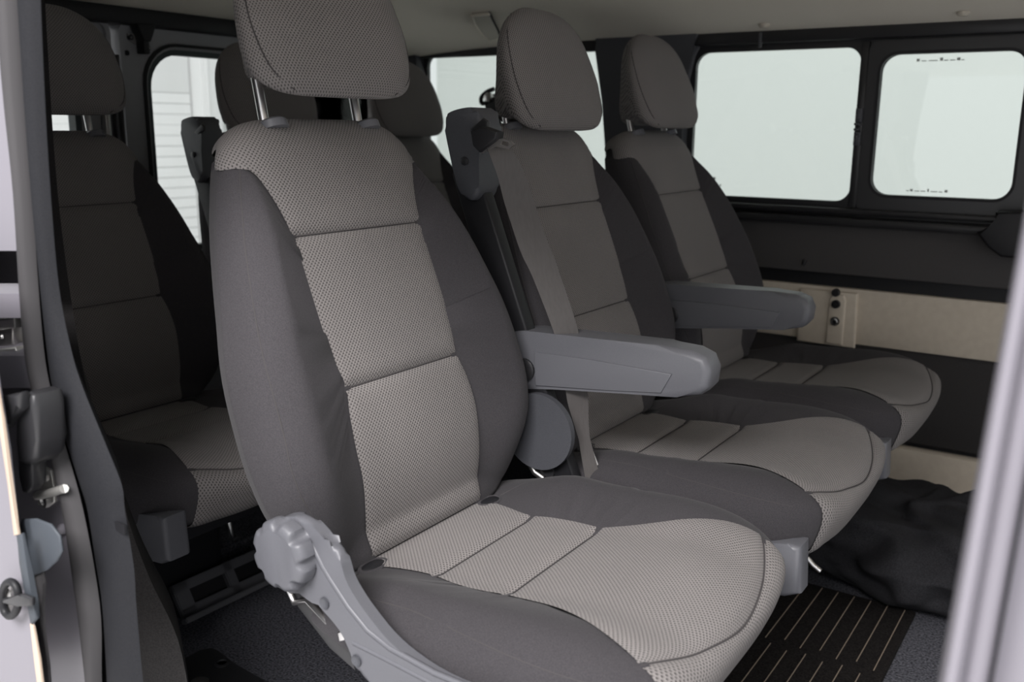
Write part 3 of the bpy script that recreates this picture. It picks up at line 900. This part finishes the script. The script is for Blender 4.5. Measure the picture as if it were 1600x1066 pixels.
# ------------------------------------------------------------------ wall fittings
q = at(1307, 457, y=YW-.01)
tag(lathe('socket_cap', [(.0095, 0), (.0095, .010), (.007, .012)], (q[0], YW-.010, q[2]), (0, -1, 0), M_BLACK, None, 20), 'black round cap at the top of the beige boss', 'cap', 'caps on the beige panel')
q = at(1307, 475, y=YW-.01)
tag(lathe('socket_cap', [(.0100, 0), (.0100, .009), (.0075, .010), (.0072, .006), (.003, .006), (.003, .009)], (q[0], YW-.010, q[2]), (0, -1, 0), M_BLACK, None, 20), 'black round socket cap in the middle of the beige boss', 'cap', 'caps on the beige panel')
q = at(1305, 502, y=YW-.01)
bolt = thing('anchor_bolt', 'steel anchor bolt in black ring, lowest on the beige boss', 'bolt', (q[0], YW-.010, q[2]))
lathe('ring', [(.0105, 0), (.0105, .006), (.0095, .008)], (0, 0, 0), (0, -1, 0), M_BLACK, bolt, 22)
lathe('bolt_head', [(.0085, .007), (.0080, .011), (.0062, .0115), (.005, .008), (.002, .007)], (0, 0, 0), (0, -1, 0), M_CHROME, bolt, 22)
q = at(1257, 410, y=YW-.022)
tag(prism('panel_clip', [(q[0]-.004, q[2]-.007), (q[0]+.002, q[2]-.007), (q[0]+.006, q[2]+.007), (q[0]-.001, q[2]+.007)], 'y', YW-.032, YW-.020, M_SATIN, None, bevel=.002), 'small black clip on the dark card panel below the window ledge', 'clip')
q = at(1188, 62, y=YW-.03)
tag(box('rail_tab', (q[0]-.004, YW-.034, q[2]-.018), (q[0]+.004, YW-.026, q[2]+.016), M_DGREY, None, .002), 'small grey tab on the black rail above the first side window', 'tab')
# black scoop at the ledge beside the door pillar
q0 = [at(a, b, y=YW-.05) for a, b in ((1528, 362), (1545, 385), (1565, 400), (1620, 405), (1620, 330), (1558, 330), (1556, 352))]
tag(prism('ledge_handle', [(p[0], p[2]) for p in q0], 'y', YW-.075, YW-.02, M_BLACK, None, bevel=.006), 'black scoop handle at the end of the window ledge', 'handle')

# ------------------------------------------------------------------ things on the floor
mt = thing('floor_mat', 'black floor mat with thin beige stripes in front of the middle seat', 'floor mat', (-.45, 1.55, 0))
mx0, mx1, my0, my1 = -.80, -.252, 1.20, 1.752
box('mat_body', (mx0+.45, my0-1.55, .0), (mx1+.45, my1-1.55, .010), M_MAT, mt, .004)
k = 0
x = mx1-.018
while x > mx0+.02:
    box('stripe', (x+.45-.0007, 1.50-1.55+(.012 if k % 2 else 0), .0095), (x+.45+.0007, my1-.010-1.55, .0112), M_STRIPE, mt, 0)
    box('stripe', (x+.45-.0165-.0007, my0+.02-1.55, .0095), (x+.45-.0165+.0007, 1.478-1.55+(.008 if k % 2 else 0), .0112), M_STRIPE, mt, 0)
    x -= .0305; k += 1

# crumpled black cloth bag
def wave(P, k, a, s):
    return a*np.sin(P[:, 0]*k+s+2.1*np.sin(P[:, 1]*k*.6+s))*np.cos(P[:, 1]*k*.8+1.3*s+1.7*np.sin(P[:, 2]*k*.7))
bc = np.array([-.26, 1.90, .10])
V, F = body(lambda Q: (np.abs(Q[:, 0])/.25)**2.4+(np.abs(Q[:, 1])/.20)**2.4+np.where(Q[:, 2] > 0, np.abs(Q[:, 2])/.085, np.abs(Q[:, 2])/.098)**np.where(Q[:, 2] > 0, 2.2, 5)-1, (0, 0, 0), (.25, .2, .1), 56)
dn = V/np.linalg.norm(V, axis=1, keepdims=True)
amp = (wave(V, 20, .022, .4)+wave(V, 38, .013, 1.9)+wave(V, 75, .005, 3.1))*np.clip((V[:, 2]+.095)/.05, 0, 1)
amp = amp-np.abs(wave(V, 27, .030, 2.2))*np.clip((V[:, 2]+.095)/.05, 0, 1)
V = V+dn*amp[:, None]
V[:, 2] = np.maximum(V[:, 2], -.0985)
bag = tag(mesh_obj('cloth_bag', V, F, M_BAG), 'crumpled black cloth bag on the floor against the far wall', 'bag')
bag.location = tuple(bc)

# rear footwell riser with two vent slots
a_, b_ = at(292, 938, z=.06), at(440, 868, z=.06)
c_, d_ = at(298, 968, z=.0), at(440, 900, z=.0)
vt = thing('floor_vent', 'dark grey floor vent with two slots below the rear seat', 'vent', tuple((c_+d_)/2))
vo = np.array(vt.location)
du = (d_-c_); L_ = np.linalg.norm(du); du = du/L_
up = np.array([-.035, 0, .06]); H_ = np.linalg.norm(up); up = up/H_
nn = np.cross(du, up); nn /= np.linalg.norm(nn)
if nn[0] < 0: nn = -nn
def vent_pt(s, t, d): return tuple(c_-vo+du*s+up*t+nn*d)
def vent_box(name, s0, s1, t0, t1, d0, d1, mat, bev=.002):
    bm = bmesh.new()
    v = [bm.verts.new(vent_pt(s, t, d)) for s in (s0, s1) for t in (t0, t1) for d in (d0, d1)]
    for f_ in [(0, 1, 3, 2), (4, 6, 7, 5), (0, 4, 5, 1), (2, 3, 7, 6), (0, 2, 6, 4), (1, 5, 7, 3)]: bm.faces.new([v[i] for i in f_])
    if bev: bmesh.ops.bevel(bm, geom=list(bm.edges), offset=bev, segments=2, affect='EDGES', clamp_overlap=True)
    return bm_obj(name, bm, mat, vt)
vent_box('vent_back', -.01, L_, 0, H_, -.03, -.012, M_BLACK)
for t0, t1 in ((0, H_*.34), (H_*.74, H_)): vent_box('vent_bar', -.01, L_, t0, t1, -.014, .0, M_VENT)
for s0, s1 in ((-.01, L_*.10), (L_*.47, L_*.57), (L_*.93, L_)): vent_box('vent_bar', s0, s1, 0, H_, -.014, .0, M_VENT)
vent_box('vent_lip', -.02, L_, -.004, .006, .0, .02, M_VENT)
# raised floor under the rear row
struct(prism('floor_riser', [(XR, -.001), (-1.40, -.001), (-1.44, .055), (XR, .055)], 'y', .47, 2.3, M_CARPET))

# black bracket on the floor at the sill
br = [at(a, b, z=.075) for a, b in ((283, 1030), (310, 1014), (332, 1010), (345, 1016), (372, 1040), (425, 1070), (480, 1105), (480, 1150), (250, 1150), (262, 1070))]
bk = thing('floor_bracket', 'black plastic bracket with a bolt hole on the floor by the door sill', 'bracket', (br[4][0], br[4][1], 0))
bo2 = np.array(bk.location)
prism('bracket_plate', [(p[0]-bo2[0], p[1]-bo2[1]) for p in br], 'z', .0, .075, M_SATIN, bk, bevel=.006)
q = at(347, 1037, z=.075)-bo2
lathe('bolt_hole', [(.012, 0), (.012, .002), (.008, .003), (.007, .0005)], (q[0], q[1], .0745), (0, 0, 1), M_RUBD, bk, 16)
q = at(312, 1067, z=.075)-bo2
lathe('bolt_hole', [(.014, 0), (.014, .002), (.009, .003)], (q[0], q[1], .0745), (0, 0, 1), M_STEEL, bk, 16)
# chrome levers below the seats
for (pix_, y_, lab) in ((((357, 814), (362, 835), (368, 842)), 1.10, 'short chrome lever below the near rear seat'), (((1261, 872), (1270, 883), (1282, 893)), 1.55, 'short chrome lever below the middle seat')):
    l = thing('release_lever', lab, 'lever', tuple(at(*pix_[1], y=y_)), 'seat release levers')
    lo_ = np.array(l.location)
    tube('lever_rod', [at(a, b, y=y_)-lo_ for a, b in pix_], .0055, M_CHROME, l)
    tube('lever_joint', [np.array(at(*pix_[0], y=y_))-lo_, np.array(at(*pix_[0], y=y_))-lo_+np.array([-.03, .04, .03])], .006, M_BLACK, l)

# ------------------------------------------------------------------ door opening: rear pillar on the left
YD = .47
paint_r = [(-270, -15), (-40, 2), (150, 17), (300, 33), (447, 41), (549, 49), (607, 60), (689, 84), (797, 106), (945, 122), (1049, 141), (1110, 150)]
seal_l = [(-270, -15), (-40, 2), (150, 18), (300, 34), (447, 42), (549, 50), (607, 61), (689, 85), (797, 108), (945, 128), (1049, 143), (1110, 151)]
seal_r = [(-270, 9), (-40, 24), (150, 37), (300, 50), (447, 60), (549, 69), (607, 79), (689, 100), (797, 130), (945, 156), (1049, 159), (1110, 160)]
line_r = [(-270, 16), (-40, 31), (150, 44), (300, 56), (447, 70), (549, 78), (607, 85), (689, 105), (797, 138), (945, 161), (1049, 167), (1110, 168)]
trim_r = [(-270, 54), (-40, 62), (150, 70), (300, 79), (447, 92), (549, 112), (607, 130), (689, 163), (757, 190), (797, 195), (885, 209), (945, 213), (1049, 222), (1110, 230)]
def rows(L, R):
    ys_ = sorted(set([p[0] for p in L]+[p[0] for p in R]))
    return [(y, float(np.interp(y, *zip(*L))), float(np.interp(y, *zip(*R)))) for y in ys_]
struct(strip('trim_8', rows(seal_l, seal_r), YD-.004, .012, .02, M_RUB))
struct(strip('trim_9', rows(seal_r, line_r), YD+.010, .0, .02, M_RUBD))
struct(strip('trim_10', rows(line_r, trim_r), YD, .010, .03, M_TRIM, power=.8))
# notch line between upper and lower trim
struct(box('trim_11', tuple(at(176, 826, y=YD-.006)+np.array([0, 0, -.0010])), tuple(at(194, 822, y=YD-.006)+np.array([0, .002, .0010])), M_BLACK, bevel=0))
# inner lower cover towards the wheel arch
lowL = [(640, 100), (757, 150), (812, 180), (900, 190), (1000, 200), (1110, 205)]
lowR = [(640, 140), (757, 188), (812, 200), (900, 232), (1000, 278), (1110, 300)]
struct(strip('trim_12', rows(lowL, lowR), YD+.13, .02, .05, M_CARD))
upL = [(-270, 30), (-40, 40), (300, 70), (549, 100), (640, 135)]
upR = [(-270, 56), (-40, 68), (300, 90), (549, 124), (640, 146)]
struct(strip('trim_13', rows(upL, upR), YD+.11, .0, .05, M_CARD))
# painted jamb
def jamb(name, rws, y, thick=.03, bulge=0, mat=M_PAINT): return struct(strip(name, rws, y, bulge, thick, mat))
pr = lambda v: float(np.interp(v, *zip(*paint_r)))
jamb('wall_near_jamb', [(-270, -420, pr(-270)), (-40, -420, pr(-40)), (200, -420, pr(200)), (392, -420, pr(392))], YD-.012, .05)
jamb('wall_near_step', [(385, -420, pr(392)), (420, -420, pr(420)), (466, -420, pr(455))], YD+.11)
jamb('wall_near_ledge', [(459, -420, 41), (475, -420, 43), (497, -420, 46)], lambda v: YD-.006)
jamb('wall_near_pocket', [(495, -420, pr(495)), (549, -420, pr(549)), (565, -420, pr(565))], YD+.035, mat=M_RUB)
jamb('wall_near_lip', [(556, -420, 52), (575, -420, 56), (606, -420, 62)], YD-.008, bulge=.004)
jamb('wall_near_lower', [(600, -420, pr(600)), (689, -420, pr(689)), (797, -420, pr(797)), (945, -420, pr(945)), (1049, -420, pr(1049)), (1110, -420, pr(1110))], YD+.004)
def px_prism(name, pix_, y, th, mat, parent=None, bevel=.003, off=np.zeros(3), seg=3, sharp=50):
    P = [at(a, b, y=y)-off for a, b in pix_]
    return prism(name, [(p[0], p[2]) for p in P], 'y', y-off[1], y+th-off[1], mat, parent, bevel=bevel, seg=seg, sharp=sharp)
# silver hinge plate in the pocket
hp_ = thing('door_hinge_plate', 'small silver plate in the recess of the lilac door jamb', 'hinge', tuple(at(10, 530, y=YD+.02)))
ho = np.array(hp_.location)
px_prism('plate', [(-30, 503), (21, 497), (22, 513), (-30, 520)], YD+.005, .02, M_GALV, hp_, .002, ho)
px_prism('plate', [(-30, 520), (18, 513), (19, 540), (-30, 548)], YD+.012, .02, M_STEEL, hp_, .002, ho)
px_prism('plate', [(-30, 549), (22, 543), (25, 549), (-30, 558)], YD+.0, .03, M_GALV, hp_, .002, ho)
lathe('rivet', [(.003, 0), (.002, .002)], tuple(at(3, 526, y=YD+.011)-ho), (0, -1, 0), M_CHROME, hp_, 10)
# black latch bumper
bp_ = thing('latch_bumper', 'rounded black plastic bumper above the silver striker on the door jamb', 'bumper', tuple(at(50, 690, y=YD-.05)))
bo3 = np.array(bp_.location)
px_prism('bumper_body', [(22, 640), (30, 622), (40, 613), (50, 618), (54, 640), (55, 690), (54, 718), (46, 728), (36, 728), (26, 722), (22, 690)], YD-.045, .030, M_SATIN, bp_, .006, bo3, 4, 60)
px_prism('bumper_foot', [(26, 700), (48, 700), (48, 760), (42, 772), (34, 770), (28, 745)], YD-.038, .016, M_SATIN, bp_, .003, bo3, 3, 60)
px_prism('bumper_arm', [(-90, 640), (-20, 630), (8, 618), (28, 614), (30, 640), (12, 655), (4, 672), (-90, 668)], YD-.055, .012, M_SATIN, bp_, .005, bo3, 4, 60)
# striker
sk = thing('door_striker', 'silver door striker bar with two bolt washers on the lilac jamb', 'striker', tuple(at(75, 765, y=YD)))
so2 = np.array(sk.location)
tube('striker_bar', [at(a, b, y=YD-.018)-so2 for a, b in ((58, 775), (80, 770), (100, 764))], .0042, M_GALV, sk)
tube('striker_bar', [at(100, 764, y=YD-.018)-so2, at(101, 764, y=YD+.006)-so2], .0042, M_GALV, sk)
px_prism('striker_plate', [(64, 730), (78, 735), (82, 760), (84, 785), (74, 793), (58, 790), (56, 770)], YD+.0, .005, M_GALV, sk, .002, so2)
for p in ((70, 742), (73, 782)):
    lathe('striker_bolt', [(.0075, 0), (.0065, .004), (.004, .0045), (.003, .002)], tuple(at(*p, y=YD)-so2), (0, -1, 0), M_STEEL, sk, 18)
# little weld bump
tag(lathe('rubber_bung', [(.0055, 0), (.005, .003), (.002, .006)], tuple(at(99, 826, y=YD+.003)), (0, -1, 0), M_PAINT, None, 14), 'small lilac bung on the jamb below the striker', 'bung')
# black contact block on the seal
cb = thing('contact_block', 'small black contact block beside the door seal low on the jamb', 'contact', tuple(at(128, 930, y=YD-.005)))
co = np.array(cb.location)
px_prism('block_body', [(116, 865), (124, 862), (128, 880), (133, 920), (141, 958), (140, 966), (128, 958), (121, 925), (115, 893)], YD-.010, .014, M_BLACK, cb, .002, co)
for k_ in range(3):
    px_prism('contact_pin', [(118+k_*3.5, 902+k_*17), (124+k_*3.5, 900+k_*17), (126+k_*3.5, 911+k_*17), (120+k_*3.5, 914+k_*17)], YD-.0125, .006, M_DGREY, cb, .001, co)
# sliding door, its front edge at the far left
sd = thing('sliding_door', 'lilac edge of the opened sliding door with cream tape and black roller', 'door', tuple(at(30, 1066, y=.405)))
sdo = np.array(sd.location)
px_prism('door_skin', [(-520, 420), (-30, 420), (-4, 612), (10, 700), (22, 815), (45, 960), (68, 1110), (-520, 1110)], .405, .004, M_PAINT, sd, .003, sdo)
px_prism('edge_tape', [(-6, 600), (2, 650), (15, 750), (22, 800), (25, 822), (28, 836), (21, 838), (12, 760), (0, 680), (-8, 620)], .401, .003, M_CREAM, sd, .001, sdo)
px_prism('edge_tape', [(46, 975), (51, 980), (60, 1030), (70, 1110), (63, 1110), (54, 1040)], .401, .003, M_CREAM, sd, .001, sdo)
px_prism('edge_guard', [(24, 838), (32, 834), (44, 900), (52, 945), (56, 968), (47, 978), (38, 925), (30, 880)], .397, .005, material('blue_grey_plastic', (.045, .053, .064), .6), sd, .003, sdo)
px_prism('guide_wing', [(28, 822), (33, 812), (55, 811), (78, 820), (92, 838), (96, 862), (88, 878), (72, 892), (46, 903), (40, 870)], .415, .003, bpy.data.materials['blue_grey_plastic'], sd, .003, sdo)
px_prism('gasket', [(58, 892), (66, 895), (69, 912), (64, 950), (66, 990), (74, 1040), (80, 1110), (70, 1110), (60, 1030), (52, 950), (48, 905)], .418, .003, M_RUB, sd, .003, sdo)
ring = [at(16+13*math.cos(t), 936+27*math.sin(t), y=.394)-sdo for t in np.linspace(0, 2*math.pi, 25)]
tube('roller_ring', ring, .0035, M_BLACK, sd)
for yy_ in (924, 950):
    lathe('roller_disc', [(.008, 0), (.008, .004), (.004, .006)], tuple(at(16, yy_, y=.402)-sdo), (0, -1, 0), M_STEEL, sd, 16)
px_prism('roller_arm', [(3, 936), (28, 934), (32, 929), (48, 936), (48, 948), (33, 950), (28, 945), (3, 944)], .388, .005, M_SATIN, sd, .002, sdo)

# ------------------------------------------------------------------ door opening: front pillar on the right (close to the camera)
YB = .40
def bx(v): return 1600-(v-345)*.180
rb = [(v, bx(v), bx(v)+36) for v in (-700, -300, 0, 345, 700, 1066, 1600)]
struct(strip('trim_14', rb, YB, .010, .05, M_PAINT))
rb = [(v, bx(v)+34, bx(v)+74) for v in (-700, -300, 0, 345, 700, 1066, 1600)]
struct(strip('trim_15', rb, YB+.006, .002, .04, M_PAINT))
rb = [(v, bx(v)+72, bx(v)+84) for v in (-700, -300, 0, 345, 700, 1066, 1600)]
struct(strip('trim_16', rb, YB+.008, .0, .03, M_RUBD))
rb = [(v, bx(v)+82, bx(v)+700) for v in (-700, -300, 0, 345, 700, 1066, 1600)]
struct(strip('wall_near_front', rb, YB-.006, .012, .04, M_PAINT, power=.3))
